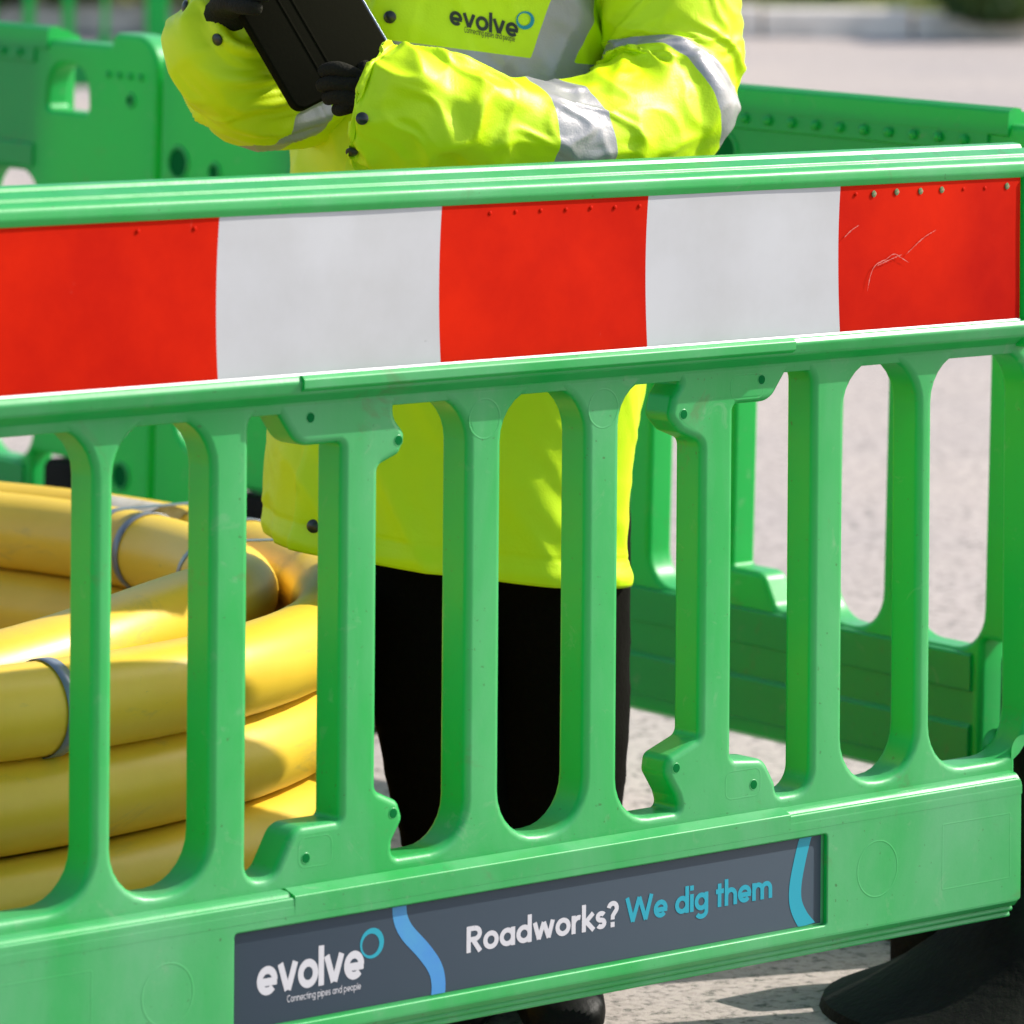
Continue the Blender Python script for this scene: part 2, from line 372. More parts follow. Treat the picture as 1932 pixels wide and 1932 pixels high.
def ground_mat():
    Mt = bpy.data.materials.new('worn_asphalt'); Mt.use_nodes = True
    t = Mt.node_tree; t.nodes.clear(); N = t.nodes.new; L = t.links.new
    out = N('ShaderNodeOutputMaterial'); p = N('ShaderNodeBsdfPrincipled'); p.inputs['Roughness'].default_value = .9
    p.inputs['Specular IOR Level'].default_value = .2
    tc = N('ShaderNodeTexCoord')
    big = N('ShaderNodeTexNoise'); big.inputs['Scale'].default_value = .55; big.inputs['Detail'].default_value = 6
    fine = N('ShaderNodeTexNoise'); fine.inputs['Scale'].default_value = 48; fine.inputs['Detail'].default_value = 5; fine.inputs['Roughness'].default_value = .7
    vor = N('ShaderNodeTexVoronoi'); vor.inputs['Scale'].default_value = 95
    for n_ in (big, fine, vor): L(tc.outputs['Object'], n_.inputs['Vector'])
    c1 = N('ShaderNodeValToRGB'); e = c1.color_ramp.elements; e[0].position = .35; e[0].color = (.115, .12, .105, 1); e[1].position = .48; e[1].color = (.41, .372, .345, 1)
    L(fine.outputs[0], c1.inputs[0])
    c2 = N('ShaderNodeValToRGB'); e = c2.color_ramp.elements; e[0].position = .3; e[0].color = (.86, .84, .86, 1); e[1].position = .7; e[1].color = (1.08, 1.02, .98, 1)
    L(big.outputs[0], c2.inputs[0])
    c3 = N('ShaderNodeValToRGB'); e = c3.color_ramp.elements; e[0].position = .2; e[0].color = (.85, .85, .85, 1); e[1].position = .5; e[1].color = (1.1, 1.1, 1.1, 1)
    L(vor.outputs['Color'], c3.inputs[0])
    a = N('ShaderNodeMix'); a.data_type = 'RGBA'; a.blend_type = 'MULTIPLY'; a.inputs[0].default_value = 1
    b = N('ShaderNodeMix'); b.data_type = 'RGBA'; b.blend_type = 'MULTIPLY'; b.inputs[0].default_value = .8
    L(c1.outputs[0], a.inputs[6]); L(c2.outputs[0], a.inputs[7]); L(a.outputs[2], b.inputs[6]); L(c3.outputs[0], b.inputs[7])
    L(b.outputs[2], p.inputs['Base Color'])
    bm_ = N('ShaderNodeBump'); bm_.inputs['Strength'].default_value = .6; bm_.inputs['Distance'].default_value = .004
    L(fine.outputs[0], bm_.inputs['Height']); L(bm_.outputs[0], p.inputs['Normal']); L(p.outputs[0], out.inputs[0])
    return Mt

# ------------------------------------------------------------------ setting
g = MB(); ys = [-60, 6.2, 20, 40, 70, 700]; 
for i in range(len(ys) - 1):
    y0, y1 = ys[i], ys[i + 1]
    g.add([(-400, y0, gz(y0)), (400, y0, gz(y0)), (400, y1, gz(y1)), (-400, y1, gz(y1))], [(0, 1, 2, 3)])
tag(g.build('ground', ground_mat(), ang=80, weld=1e-4), kind='structure')

KY = 28.7                                            # far edge of the yard
kb = MB(); x = -14.0
while x < 14:
    L_ = .9 + random.random() * .03; j = random.random() * .05; hh = .15 + random.random() * .03
    pr = fillet([(-KY - .30, gz(KY) - .1, 0), (-KY - j * .3, gz(KY) - .1, 0), (-KY - j * .3, gz(KY) + hh, .04), (-KY - .30, gz(KY) + hh, .03)], 4)
    kb.extr(pr, x, x + L_ - .015 - j * .6); x += L_
tag(kb.build('kerb', M['kerb']), kind='structure')
vb = MB()
vb.add([(-60, KY + .30, gz(KY) + .13), (60, KY + .30, gz(KY) + .13), (60, KY + 40, gz(KY) + 2.2), (-60, KY + 40, gz(KY) + 2.2)], [(0, 1, 2, 3)])
tag(vb.build('verge', M['grass']), kind='structure')
gb = MB()
for i in range(9000):
    x = random.uniform(-6, 7); y = KY + .3 + random.random() ** 1.6 * 3.5; z = gz(KY) + .12 + (y - KY) * .052
    h = random.uniform(.08, .3) * (1.5 if noise.noise(Vector((x * .9, y, 3))) > .1 else .7); a = random.random() * pi; dx = cos(a) * .012; dy = sin(a) * .012
    lx = random.uniform(-.08, .08); ly = random.uniform(-.12, .05)
    gb.add([(x - dx, y - dy, z), (x + dx, y + dy, z), (x + lx, y + ly, z + h)], [(0, 1, 2)])
tag(gb.build('grass', M['grass'], fixn=False), kind='stuff')

def shrub(x, y, rx, rz, n, label):
    e = empty('shrub', (x, y, gz(KY) + .1))
    tag(e, label, 'shrub', 'shrubs on the verge')
    st = MB()
    for k in range(6):
        a = k * 1.05 + x; p = [Vector((0, 0, 0)), Vector((cos(a) * .2 * rx, sin(a) * .2 * rx, rz * .5)), Vector((cos(a) * .7 * rx, sin(a) * .6 * rx, rz * 1.3))]
        tube(st, catmull(p, 8), [.03 * (1 - i / 9) for i in range(8)], 6)
    st.build('stem', M['hair'], e)
    f = MB()
    for k in range(n):
        v = Vector((random.gauss(0, 1), random.gauss(0, 1), random.gauss(0, 1))).normalized() * random.random() ** .4
        c = Vector((v.x * rx, v.y * rx * .7, rz + v.z * rz)); lump = noise.noise(c * 3 + Vector((x, 0, 0)))
        if lump < -.25: continue
        c *= 1 + .25 * lump
        q = Vector((random.gauss(0, 1), random.gauss(0, 1), random.gauss(0, .6))).normalized(); t_ = q.orthogonal().normalized(); s_ = random.uniform(.03, .06)
        b_ = q.cross(t_)
        f.add([c - t_ * s_, c + b_ * s_ * .5, c + t_ * s_, c - b_ * s_ * .5], [(0, 1, 2, 3)])
    f.build('foliage', M['leaf'], e, fixn=False)
shrub(2.95, KY - .10, .50, .26, 5000, 'large dark leafy shrub at the far end of the kerb, top right')
shrub(1.75, KY + .9, .45, .20, 2500, 'low green shrub growing behind the middle of the far kerb')
shrub(-1.6, KY - .1, .9, .55, 6000, 'broad shrub behind the farthest slatted barrier')
shrub(-3.0, KY + .1, .9, .50, 6000, 'shrub left of the broad one, behind the farthest barrier')

# ------------------------------------------------------------------ barrier
HB = 1.105
VB, VT = .334, .834
def slot(a, b, r=.056): return rrect(a, VB, b, VT, r)
SLOTS = [slot(-.772, -.604), slot(-.579, -.452),
  fillet([(-.403, VB, .05), (-.368, VB, .02), (-.340, .384, .022), (-.277, .384, .006), (-.277, .793, .006), (-.337, .793, .03), (-.366, VT, .012), (-.403, VT, .03)]),
  fillet([(-.203, VB, .012), (-.101, VB, .056), (-.101, VT, .056), (-.206, VT, .010), (-.204, .815, .02), (-.187, .796, .014), (-.197, .775, .012), (-.227, .764, .010), (-.227, .410, .010), (-.195, .395, .012), (-.188, .375, .012), (-.203, .352, .010)]),
  slot(-.052, .073),
  fillet([(.123, VB, .056), (.220, VB, .012), (.214, .352, .012), (.197, .378, .012), (.200, .398, .012), (.249, .416, .010), (.249, .757, .012), (.216, .770, .012), (.198, .788, .014), (.204, .812, .015), (.222, VT, .012), (.123, VT, .056)]),
  fillet([(.373, VB, .015), (.426, VB, .03), (.426, VT, .04), (.386, VT, .015), (.358, .797, .028), (.299, .797, .008), (.299, .385, .008), (.352, .380, .022), (.370, .350, .010)]),
  slot(.477, .600), slot(.624, .792)]
for s_ in (-1, 1):
    SLOTS.append(rrect(min(s_ * .875, s_ * 1.055), .40, max(s_ * .875, s_ * 1.055), .79, .06))
    SLOTS.append(fillet([(s_ * .795, .942, .012), (s_ * .915, .942, .012), (s_ * .908, 1.022, .045), (s_ * .802, 1.022, .045)]))
def outline(e=0, top=0):
    h = []
    for s_ in (1, -1):
        q = [(s_ * .772, .158, .004), (s_ * .772, .352, .01), (s_ * .915, .352, .01), (s_ * .915, .150, .01), (s_ * HB, .150, .012), (s_ * HB, 1.083, .11), (s_ * .985, 1.083, .010), (s_ * .975, 1.062, .006), (s_ * .772, 1.062, .004)]
        h += q if s_ > 0 else q[::-1]
    return fillet(h)

def boards(mb_, cols=90, rows=14):
    """striped reflective board, the joins between colours bow slightly"""
    pass

def make_barrier():
    root = empty('road_barrier')
    b = MB()
    b.mesh(plate(outline(), SLOTS, -.012, -.062, .009, 4))
    # main panel behind the board, filling between the rails
    b.box((-.768, .014, .846), (.768, .055, 1.052))
    # end stiles at both sides of the board
    for s_ in (-1, 1):
        b.mesh(plate(rrect(min(s_ * .7635, s_ * .785), .838, max(s_ * .7635, s_ * .785), 1.048, .004), [], .006, -.030, .003, 2))
    # stepped top rail
    top = fillet([(-.003, 1.0455, .001), (.001, 1.0455, .002), (.0060, 1.053, .007), (.0050, 1.0645, .010), (-.004, 1.0690, .008), (-.0125, 1.0690, .002), (-.0145, 1.0735, .003), (-.034, 1.0790, .003), (-.0375, 1.0780, .0015), (-.041, 1.0835, .003), (-.053, 1.0848, .004), (-.0645, 1.079, .006), (-.066, 1.046, .003), (-.05, 1.040, 0), (-.02, 1.040, 0)], 4)
    b.extr(top, -.800, .800)
    # rail below the board
    lo = fillet([(-.002, .8715, .001), (.006, .8715, .003), (.0105, .865, .005), (.0065, .852, .010), (-.0105, .841, .006), (-.0155, .829, .002), (-.05, .832, 0), (-.05, .868, 0)], 5)
    b.extr(lo, -.764, .764)
    mid = fillet([(-.002, .871, .001), (.0085, .8725, .003), (.0135, .868, .003), (.0135, .8585, .002), (-.0125, .842, .003), (-.03, .845, 0), (-.03, .868, 0)], 4)
    b.extr(mid, -.350, .372)
    # lower panel with recess for the name plate
    SR = rrect(-.4365, .1795, .4300, .2865, .004)
    b.mesh(plate(fillet([(-.757, .166, .005), (.757, .166, .005), (.757, .315, .006), (-.757, .315, .006)]), [SR], .012, .0045, .0022, 2))
    led = fillet([(.008, .2955, 0), (.01225, .2955, 0), (.01225, .3085, .012), (.002, .3195, .009), (-.0105, .3205, .004), (-.03, .315, 0), (-.03, .300, 0)], 5)
    b.extr(led, -.757, .757)
    led2 = fillet([(.008, .297, 0), (.01230, .297, 0), (.0128, .3165, .002), (-.006, .3222, .003), (-.03, .316, 0), (-.03, .302, 0)], 4)
    b.extr(led2, -.357, .370)
    b.box((-.7575, -.0050, .164), (.7575, .060, .3145))
    lip = fillet([(.0115, .172, .0), (.012, .166, .004), (.006, .1595, .002), (.001, .1590, .001), (.004, .1535, .003), (-.003, .1505, .001), (0, .1450, .003), (-.012, .1420, .003), (-.052, .1420, .004), (-.066, .150, .004), (-.066, .170, .003), (-.05, .172, 0)], 4)
    b.extr(lip, -.751, .751)
    # back: channelled lower skirt and stiffened rail
    b.extr(fillet([(-.055, .275, 0), (-.066, .278, .003), (-.067, .328, .004), (-.055, .332, 0)], 3), -.755, .755)
    b.extr(fillet([(-.055, .168, 0), (-.068, .170, .003), (-.068, .228, .006), (-.055, .238, 0)], 3), -.755, .755)
    b.extr(fillet([(-.055, 1.018, 0), (-.0665, 1.021, .003), (-.0655, 1.050, .003), (-.050, 1.050, 0)], 3), -.762, .762)
    b.extr(fillet([(-.055, .838, 0), (-.0655, .842, .004), (-.0655, .880, .006), (-.055, .888, 0)], 3), -.762, .762)
    for k in range(31):                              # raised studs along the back rail
        disc(b, Vector((-.72 + k * .048, .0665, 1.036)), Vector((0, 1, 0)), .0075, .006, 12)
    for s_ in (-1, 1):                               # bosses at the back of both ends
        if s_ < 0:
            for k in range(4): disc(b, Vector((-1.062 + k * .030, .0620, 1.012)), Vector((0, 1, 0)), .0065, .004, 12)
        for (uu, vv, rr) in (((1.052, .872, .024), (.955, .864, .012), (.24, .985, .026)) if s_ > 0 else ((.24, .985, .026), (1.03, .34, .020), (1.035, .972, .008))):
            vs = []; n = 24
            for q, (r2, yy) in enumerate([(rr + .006, .0622), (rr + .004, .0655), (rr, .0655), (rr * .96, .0628)]):
                vs += [(s_ * uu + r2 * cos(2 * pi * i / n), yy, vv + r2 * sin(2 * pi * i / n)) for i in range(n)]
            b.add(vs, [(q * n + i, q * n + (i + 1) % n, (q + 1) * n + (i + 1) % n, (q + 1) * n + i) for q in range(3) for i in range(n)])
            disc(b, Vector((s_ * uu, .0622, vv)), Vector((0, 1, 0)), rr * .96, .0004, 24, mi=1, dome=0)
    # fine mould marks on the front
    def thinring(cx, cz, r, y, n=40, t=.0012):
        vs = []
        for q, (r2, yy) in enumerate([(r - t, y), (r - t * .3, y - .00022), (r + t * .3, y - .00022), (r + t, y)]):
            vs += [(cx + r2 * cos(2 * pi * i / n), yy, cz + r2 * sin(2 * pi * i / n)) for i in range(n)]
        b.add(vs, [(q * n + i, q * n + (i + 1) % n, (q + 1) * n + (i + 1) % n, (q + 1) * n + i) for q in range(3) for i in range(n)])
    thinring(.512, .235, .033, -.01205); thinring(-.524, .235, .033, -.01205)
    for uu in (-.0785, .0965): thinring(uu, .806, .022, .01195)
    def thinrect(x0, z0, x1, z1, y, r=.01, t=.0010):
        o_ = rrect(x0, z0, x1, z1, r); i_ = rrect(x0 + t, z0 + t, x1 - t, z1 - t, max(r - t, .001)); n = len(o_)
        vs = [(p[0], y, p[1]) for p in o_] + [(p[0], y - .0002, p[1]) for p in i_]
        i2 = rrect(x0 + 2 * t, z0 + 2 * t, x1 - 2 * t, z1 - 2 * t, max(r - 2 * t, .001)); vs += [(p[0], y, p[1]) for p in i2]
        b.add(vs, [(q * n + i, q * n + (i + 1) % n, (q + 1) * n + (i + 1) % n, (q + 1) * n + i) for q in range(2) for i in range(n)])
    thinrect(.62, .195, .738, .275, -.01205, .002); thinrect(-.738, .195, -.62, .275, -.01205, .002)
    thinrect(-.335, .338, -.288, .372, .01195); thinrect(.288, .338, .345, .372, .01195); thinrect(.292, .802, .345, .832, .01195)
    for (uu, vv) in ((-.3225, .8235), (-.2010, .7905), (.2190, .7910), (.3410, .8235), (-.2045, .3830), (-.3245, .3490), (.2115, .3850), (.3330, .3520)):
        disc(b, Vector((uu, .0119, vv)), Vector((0, -1, 0)), .0055, .0004, 18, mi=1, dome=0)
        n = 18; vs = []
        for r2, yy in ((.0052, .0117), (.0058, .0115), (.0064, .0119)):
            vs += [(uu + r2 * cos(2 * pi * i / n), yy, vv + r2 * sin(2 * pi * i / n)) for i in range(n)]
        b.add(vs, [(q * n + i, q * n + (i + 1) % n, (q + 1) * n + (i + 1) % n, (q + 1) * n + i) for q in range(2) for i in range(n)])
    b.build('body', [M['green'], M['hole']], root, ang=32, fixn=False, wn=True)

    # reflective board: five colour fields
    bd = MB(); W5 = 1.5174; x0 = -W5 / 2; rows = 16; nx = 12
    for k in range(5):
        vs = []
        for i in range(nx + 1):
            for j in range(rows + 1):
                t = j / rows; bow = -.0035 * 4 * t * (1 - t)
                def edge(q): return x0 + q * W5 / 5 + (bow if 0 < q < 5 else 0)
                u = edge(k) + (edge(k + 1) - edge(k)) * i / nx; v = .8725 + (1.0465 - .8725) * t
                y = -.0008 * noise.noise(Vector((u * 7, v * 9, 3.3))) - .0010 * math.exp(-((i / nx - .5) ** 2 * 14 + (t - .5) ** 2 * 10))
                vs.append((u, y, v))
        bd.add(vs, [(i * (rows + 1) + j, (i + 1) * (rows + 1) + j, (i + 1) * (rows + 1) + j + 1, i * (rows + 1) + j + 1) for i in range(nx) for j in range(rows)], 0 if k % 2 == 0 else 1)
    bd.box((x0 + .001, .0014, .8735), (-x0 - .001, .0138, 1.0450), 2)
    bd.add([(x0, -.0040, .8700), (-x0, -.0040, .8700), (-x0, -.0010, .8738), (x0, -.0010, .8738)], [(0, 1, 2, 3)], 2)
    bd.build('reflective_board', [M['red'], M['white'], M['edge']], root, ang=30, fixn=False, weld=1e-5)

    # two rubber feet
    for s_ in (-1, 1):
        f = MB(); n = 48; vs = []
        prof = [(.05, .178), (.075, .172), (.10, .150), (.13, .118), (.165, .086), (.205, .058), (.245, .036), (.285, .020), (.305, .012), (.310, 0)]
        for (r_, z_) in prof:
            for i in range(n):
                a = 2 * pi * i / n; ca, sa = cos(a), sin(a)
                k = (abs(ca) ** 2.3 + abs(sa) ** 2.3) ** (-1 / 2.3)
                vs.append((s_ * .870 + r_ * .86 * k * ca, .036 + r_ * .95 * k * sa, z_))
        fs = [(q * n + i, q * n + (i + 1) % n, (q + 1) * n + (i + 1) % n, (q + 1) * n + i) for q in range(len(prof) - 1) for i in range(n)]
        fs.append(tuple(range(n)))
        f.add(vs, fs)
        f.mesh(plate(rrect(s_ * .855 - .052, .10, s_ * .855 + .052, .345, .02), [], -.014, -.058, .005, 2))
        # upright wing at the back of the foot
        f.mesh(plate(rrect(s_ * .875 - .07, .012, s_ * .875 + .07, .20, .03), [], -.19, -.27, .012, 2))
        f.build('foot', M['rubber'], root, ang=40, fixn=False)
    return root

TH = R(40)
front = make_barrier()
front.location = (.04194, 5.36627, 0); front.rotation_euler = (0, 0, TH)
def tree(o):
    c = o.copy(); COL.objects.link(c)
    for ch in list(o.children):
        d = ch.copy(); COL.objects.link(d); d.parent = c
    return c
ALONG = Vector((-.663, .748, 0)); RZ = math.atan2(.748, -.663); TILT = -math.atan(.024)
sc = Vector((.205, 7.185, 0))
side = tree(front); side.location = (*(sc + ALONG * .035).xy, .032); side.rotation_euler = (0, TILT, RZ)
left = tree(front); q = sc + ALONG * (.035 + 2.222); left.location = (*q.xy, .080); left.rotation_euler = (0, TILT, RZ)
far = tree(front); p = wp(10, 100, 21.4); far.location = (p.x - .15, 21.4, gz(21.4)); far.rotation_euler = (0, 0, R(188))
GB = 'green slatted road barriers'
tag(front, 'green plastic barrier across the foreground, with red and white board and slate name plate', 'barrier', GB)
tag(side, 'green barrier directly behind the worker, seen from its plain back', 'barrier', GB)
tag(left, 'green barrier with oval hand hole in its rounded end, at the upper left', 'barrier', GB)
tag(far, 'farthest blurred green barrier, behind the rounded barrier ends at top left', 'barrier', GB)

# name plate (part of the front barrier only)
def fm(u0, v0, s, sl=0, wy=-.0056, adv=1):
    def f_(x_, y_, lay): return Vector((u0 + x_ * s * adv, wy - .00004 * (lay % 4), v0 + y_ * s))
    return f_
pl = MB(); pl.mesh(plate(rrect(-.4325, .1815, .4260, .2850, .001), [], -.0 + .0053, .001, .0004, 1))
plo = pl.build('name_plate', M['slate'], front, fixn=False)
def ribbon(mb, pts, wd, y=-.0056):
    P = catmull([(a, b, 0) for a, b in pts], 30); vs = []
    for i, p_ in enumerate(P):
        t_ = (P[min(i + 1, 29)] - P[max(i - 1, 0)]).normalized(); nn = Vector((-t_.y, t_.x))
        ww = wd[0] + (wd[1] - wd[0]) * i / 29
        vs += [(p_.x + nn.x * ww, y, min(.2848, max(.1817, p_.y + nn.y * ww))), (p_.x - nn.x * ww, y, min(.2848, max(.1817, p_.y - nn.y * ww)))]
    mb.add(vs, [(2 * i, 2 * i + 1, 2 * i + 3, 2 * i + 2) for i in range(29)])
DU = -.0045
rb = MB(); ribbon(rb, [(-.2045 + DU, .290), (-.2025 + DU, .272), (-.193 + DU, .255), (-.170 + DU, .232), (-.154 + DU, .212), (-.1485 + DU, .195), (-.149 + DU, .176)], (.0098, .0098)); rb.build('blue_ribbon', M['ink_blue'], plo, fixn=False)
rb = MB(); ribbon(rb, [(.4065 + DU, .290), (.397 + DU, .262), (.3895 + DU, .232), (.390 + DU, .210), (.400 + DU, .191), (.414 + DU, .176)], (.0092, .0105)); rb.build('blue_ribbon', M['ink_cyan'], plo, fixn=False)
t_ = .27
lt = MB(); wd = text_width('evolve', t_, .01); s_ = .0312
write(lt, 'evolve', t_, fm(-.3977 + DU, .2140, s_, adv=.1452 / (wd * s_)), .01)
lt.build('white_lettering', M['ink_white'], plo, fixn=False); lt = MB()
wd = text_width('Roadworks?', .27, .06); s_ = .0205
write(lt, 'Roadworks?', .27, fm(-.1088 + DU, .2205, s_, adv=.2225 / (wd * s_)), .06)
lt.build('white_lettering', M['ink_white'], plo, fixn=False); lt = MB()
wd = text_width('Connecting pipes and people', .17, .13); s_ = .0054
write(lt, 'Connecting pipes and people', .17, fm(-.3571 + DU, .2023, s_, adv=.1003 / (wd * s_)), .13)
lt.build('white_lettering', M['ink_white'], plo, fixn=False)
lt = MB(); wd = text_width('We dig them', .27, .06); s_ = .0205
write(lt, 'We dig them', .27, fm(.1247 + DU, .2215, s_, adv=.2275 / (wd * s_)), .06)
lt.build('cyan_lettering', M['ink_cyan'], plo, fixn=False)
lt = MB(); ring(lt, -.2418 + DU, .2500, .0165, .0118, -.0018, -.0012, lambda x_, y_, l: Vector((x_, -.0056, y_)))
lt.build('ring_emblem', M['ink_cyan'], plo, fixn=False)

# rivets pressed through the top of the board
bare = {.509, .5469, .5868, .6227, .7347}
rv = MB(); disc(rv, Vector((0, 0, 0)), Vector((0, -1, 0)), .0024, .0007, 12); rme = rv.build('rivet', M['red'], front)
rv2 = MB(); disc(rv2, Vector((0, 0, 0)), Vector((0, -1, 0)), .0038, .0008, 9); 
rv2.v = [(a * (1 + .3 * noise.noise(Vector((a * 900, c * 900, 0)))), b_, c * (1 + .3 * noise.noise(Vector((c * 800, a * 700, 5))))) for a, b_, c in rv2.v]
wm = mat('bare_rivet', (.07, .20, .07), .9, .1, col2=(.34, .22, .16), nscale=420); rb2 = rv2.build('rivet', wm, front)
first = True
for uu in [-.5609, -.4877, -.083, -.046, -.0093, .028, .065, .101, .138, .48, .509, .5469, .5868, .6227, .660, .697, .7347]:
    src = rb2 if uu in bare else rme
    if src.get('used'): o = src.copy(); COL.objects.link(o); o.parent = front
    else: o = src; src['used'] = 1
    o.location = (uu, -.0006 if uu not in bare else -.0008, 1.0352 + random.uniform(-.0006, .0006))
for o in front.children:
    if 'used' in o: del o['used']

# scuffs on the red end field
sm = mat('pale_scuff', (.52, .13, .10), .7)
sc_ = MB()
def scratch(pts, wd_):
    P = catmull([(a, b, 0) for a, b in pts], 40); vs = []
    for i, p_ in enumerate(P):
        t2 = (P[min(i + 1, 39)] - P[max(i - 1, 0)]).normalized(); nn = Vector((-t2.y, t2.x))
        ww = wd_ * (.25 + abs(noise.noise(Vector((i * .37, wd_ * 999, 0)))) * 1.6) * min(1, i / 4, (39 - i) / 4)
        jj = .0006 * noise.noise(Vector((i * .6, 9, 0)))
        vs += [(p_.x + nn.x * ww, -.0030, p_.y + nn.y * ww + jj), (p_.x - nn.x * ww, -.0030, p_.y - nn.y * ww + jj)]
    sc_.add(vs, [(2 * i, 2 * i + 1, 2 * i + 3, 2 * i + 2) for i in range(39)])
scratch([(.497, .919), (.503, .940), (.512, .951), (.527, .956), (.541, .962), (.553, .957), (.567, .950)], .0007)
scratch([(.512, .949), (.532, .955), (.555, .961)], .0006)
scratch([(.560, .960), (.590, .979), (.612, .988)], .0005)
scratch([(.4585, .985), (.470, .993), (.483, .999)], .0007)
sc_.build('scuff_mark', sm, front, fixn=False)

# ------------------------------------------------------------------ coil of pipe
C0 = Vector((-1.219, 6.045, 0)); RO = 1.0; OD = .106
coil = empty('pipe_coil', C0)
tag(coil, 'thick coil of yellow gas pipe lying on the ground inside the barriers, bound with straps', 'pipe coil')
mbp = MB(); P = []; turns = 5; N_ = 90
def smooth(t): return t * t * (3 - 2 * t)
for k in range(turns):                               # outer wall, going up
    for i in range(N_):
        a = 2 * pi * i / N_ + pi
        lift = smooth(max(0, (i / N_ - .85) / .15)) if k < turns - 1 else 0
        r_ = RO + .006 * sin(a * 3 + k * 2.1) + .004 * sin(a * 5 + k)
        P.append(Vector((r_ * cos(a), r_ * sin(a), OD / 2 + OD * (k + lift) + (0 if k == 0 else .003 * sin(a * 2 + k)))))
for k in range(3):                                   # inner turns, going down again
    for i in range(N_):
        a = 2 * pi * i / N_ + pi; t = i / N_
        inr = smooth(min(1, t / .12)) if k == 0 else 1
        r_ = RO - OD * 1.02 * inr + .010 * sin(a * 2 + k * 1.7)
        z_ = OD / 2 + OD * (turns - 1) - (OD * (k - 1 + smooth(min(1, t / .15))) if k else 0)
        if k == 0: z_ += .035 * math.exp(-((a - 2 * pi - R(-20)) / .45) ** 2); r_ -= .022 * math.exp(-((a - 2 * pi - R(-12)) / .5) ** 2)
        P.append(Vector((r_ * cos(a), r_ * sin(a), z_)))
tube(mbp, P, OD / 2, 28)
mbp.build('pipe', M['pipe'], coil, ang=50)
def strap(a, zlo, zhi, r_in, r_out):
    s = MB(); c, sn = cos(a), sin(a)
    loop = rrect(r_in, zlo, r_out, zhi, .05); n = len(loop); vs = []
    for k, (off, g_) in enumerate([(-.008, 0), (.008, 0), (.008, .0015), (-.008, .0015)]):
        cx_, cz_ = (r_in + r_out) / 2, (zlo + zhi) / 2
        for (x_, z_) in loop:
            x2 = x_ + math.copysign(g_, x_ - cx_); z2 = z_ + math.copysign(g_, z_ - cz_)
            vs.append((x2 * c - off * sn, x2 * sn + off * c, z2))
    s.add(vs, [(k * n + i, k * n + (i + 1) % n, ((k + 1) % 4) * n + (i + 1) % n, ((k + 1) % 4) * n + i) for k in range(4) for i in range(n)])
    s.build('strap', M['strap'], coil)
def band(deg, inner):
    s = MB(); Q = []
    for q in range(3):
        a = R(deg + 360 * (deg < 180)) + (q - 1) * .0085
        if inner: rr_ = RO - OD * 1.02 + .010 * sin(a * 2); zz = OD * 4.5 + .035 * math.exp(-((a - 2 * pi - R(-20)) / .45) ** 2); rr_ -= .022 * math.exp(-((a - 2 * pi - R(-12)) / .5) ** 2)
        else: rr_ = RO + .006 * sin(a * 3 + 8.4) + .004 * sin(a * 5 + 4); zz = OD * 4.5 + .003 * sin(a * 2 + 4)
        Q.append(Vector((rr_ * cos(a), rr_ * sin(a), zz)))
    tube(s, Q, OD / 2 + .0012, 40, cap=False)
    o = s.build('strap', M['strap'], coil); k = o.modifiers.new('t', 'SOLIDIFY'); k.thickness = .0012; k.offset = 1
band(-45, False); band(-52, True); band(36, True); band(30, False)
strap(R(37), OD * 2.9, OD * 5.07, RO - OD * 1.75, RO + OD * .66)
strap(R(14), OD * 2.9, OD * 5.07, RO - OD * 1.75, RO + OD * .66)
strap(R(205), OD * 2.9, OD * 5.07, RO - OD * 1.75, RO + OD * .66)
tp = MB(); P = []
for i in range(14):
    a = R(37.5 + i * .8); P.append(Vector(((RO - .055) * cos(a), (RO - .055) * sin(a), OD * 5 - OD / 2 + .001)))
tube(tp, P, [OD * .545 + .001 * noise.noise(Vector((i, 0, 0))) for i in range(14)], 28)
tp.build('tape_patch', M['tape'], coil)

# ------------------------------------------------------------------ worker
per = empty('person', (wp(870, 0, 6.06).x, 6.06, 0))
tag(per, 'worker in yellow high-visibility coat and black gloves standing behind the front barrier with a tablet', 'person')
PX = per.location.copy()
def V(x, y, D): return wp(x, y, D) - PX

# body: one continuous skinned figure
def skin(name, verts, edges, mat_, parent, lev=2, root=0):
    me = bpy.data.meshes.new(name); me.from_pydata([v[0] for v in verts], edges, [])
    ob = bpy.data.objects.new(name, me); COL.objects.link(ob)
    md = ob.modifiers.new('s', 'SKIN'); md.use_smooth_shade = True; md.branch_smoothing = .3
    for i, v in enumerate(verts):
        sv = me.skin_vertices[0].data[i]; r = v[1]; sv.radius = r if hasattr(r, '__len__') else (r, r); sv.use_root = (i == root)
    sb = ob.modifiers.new('d', 'SUBSURF'); sb.levels = lev; sb.render_levels = lev
    dg = bpy.context.evaluated_depsgraph_get(); m2 = bpy.data.meshes.new_from_object(ob.evaluated_get(dg))
    bpy.data.objects.remove(ob); o = bpy.data.objects.new(name, m2); COL.objects.link(o); o.parent = parent
    m2.materials.clear(); m2.materials.append(mat_)
    for p_ in m2.polygons: p_.use_smooth = True
    return o
a = lambda x, y, z: Vector((x, y, z))
FL = V(905, 1905, 6.05); FR = V(1095, 1905, 6.0)
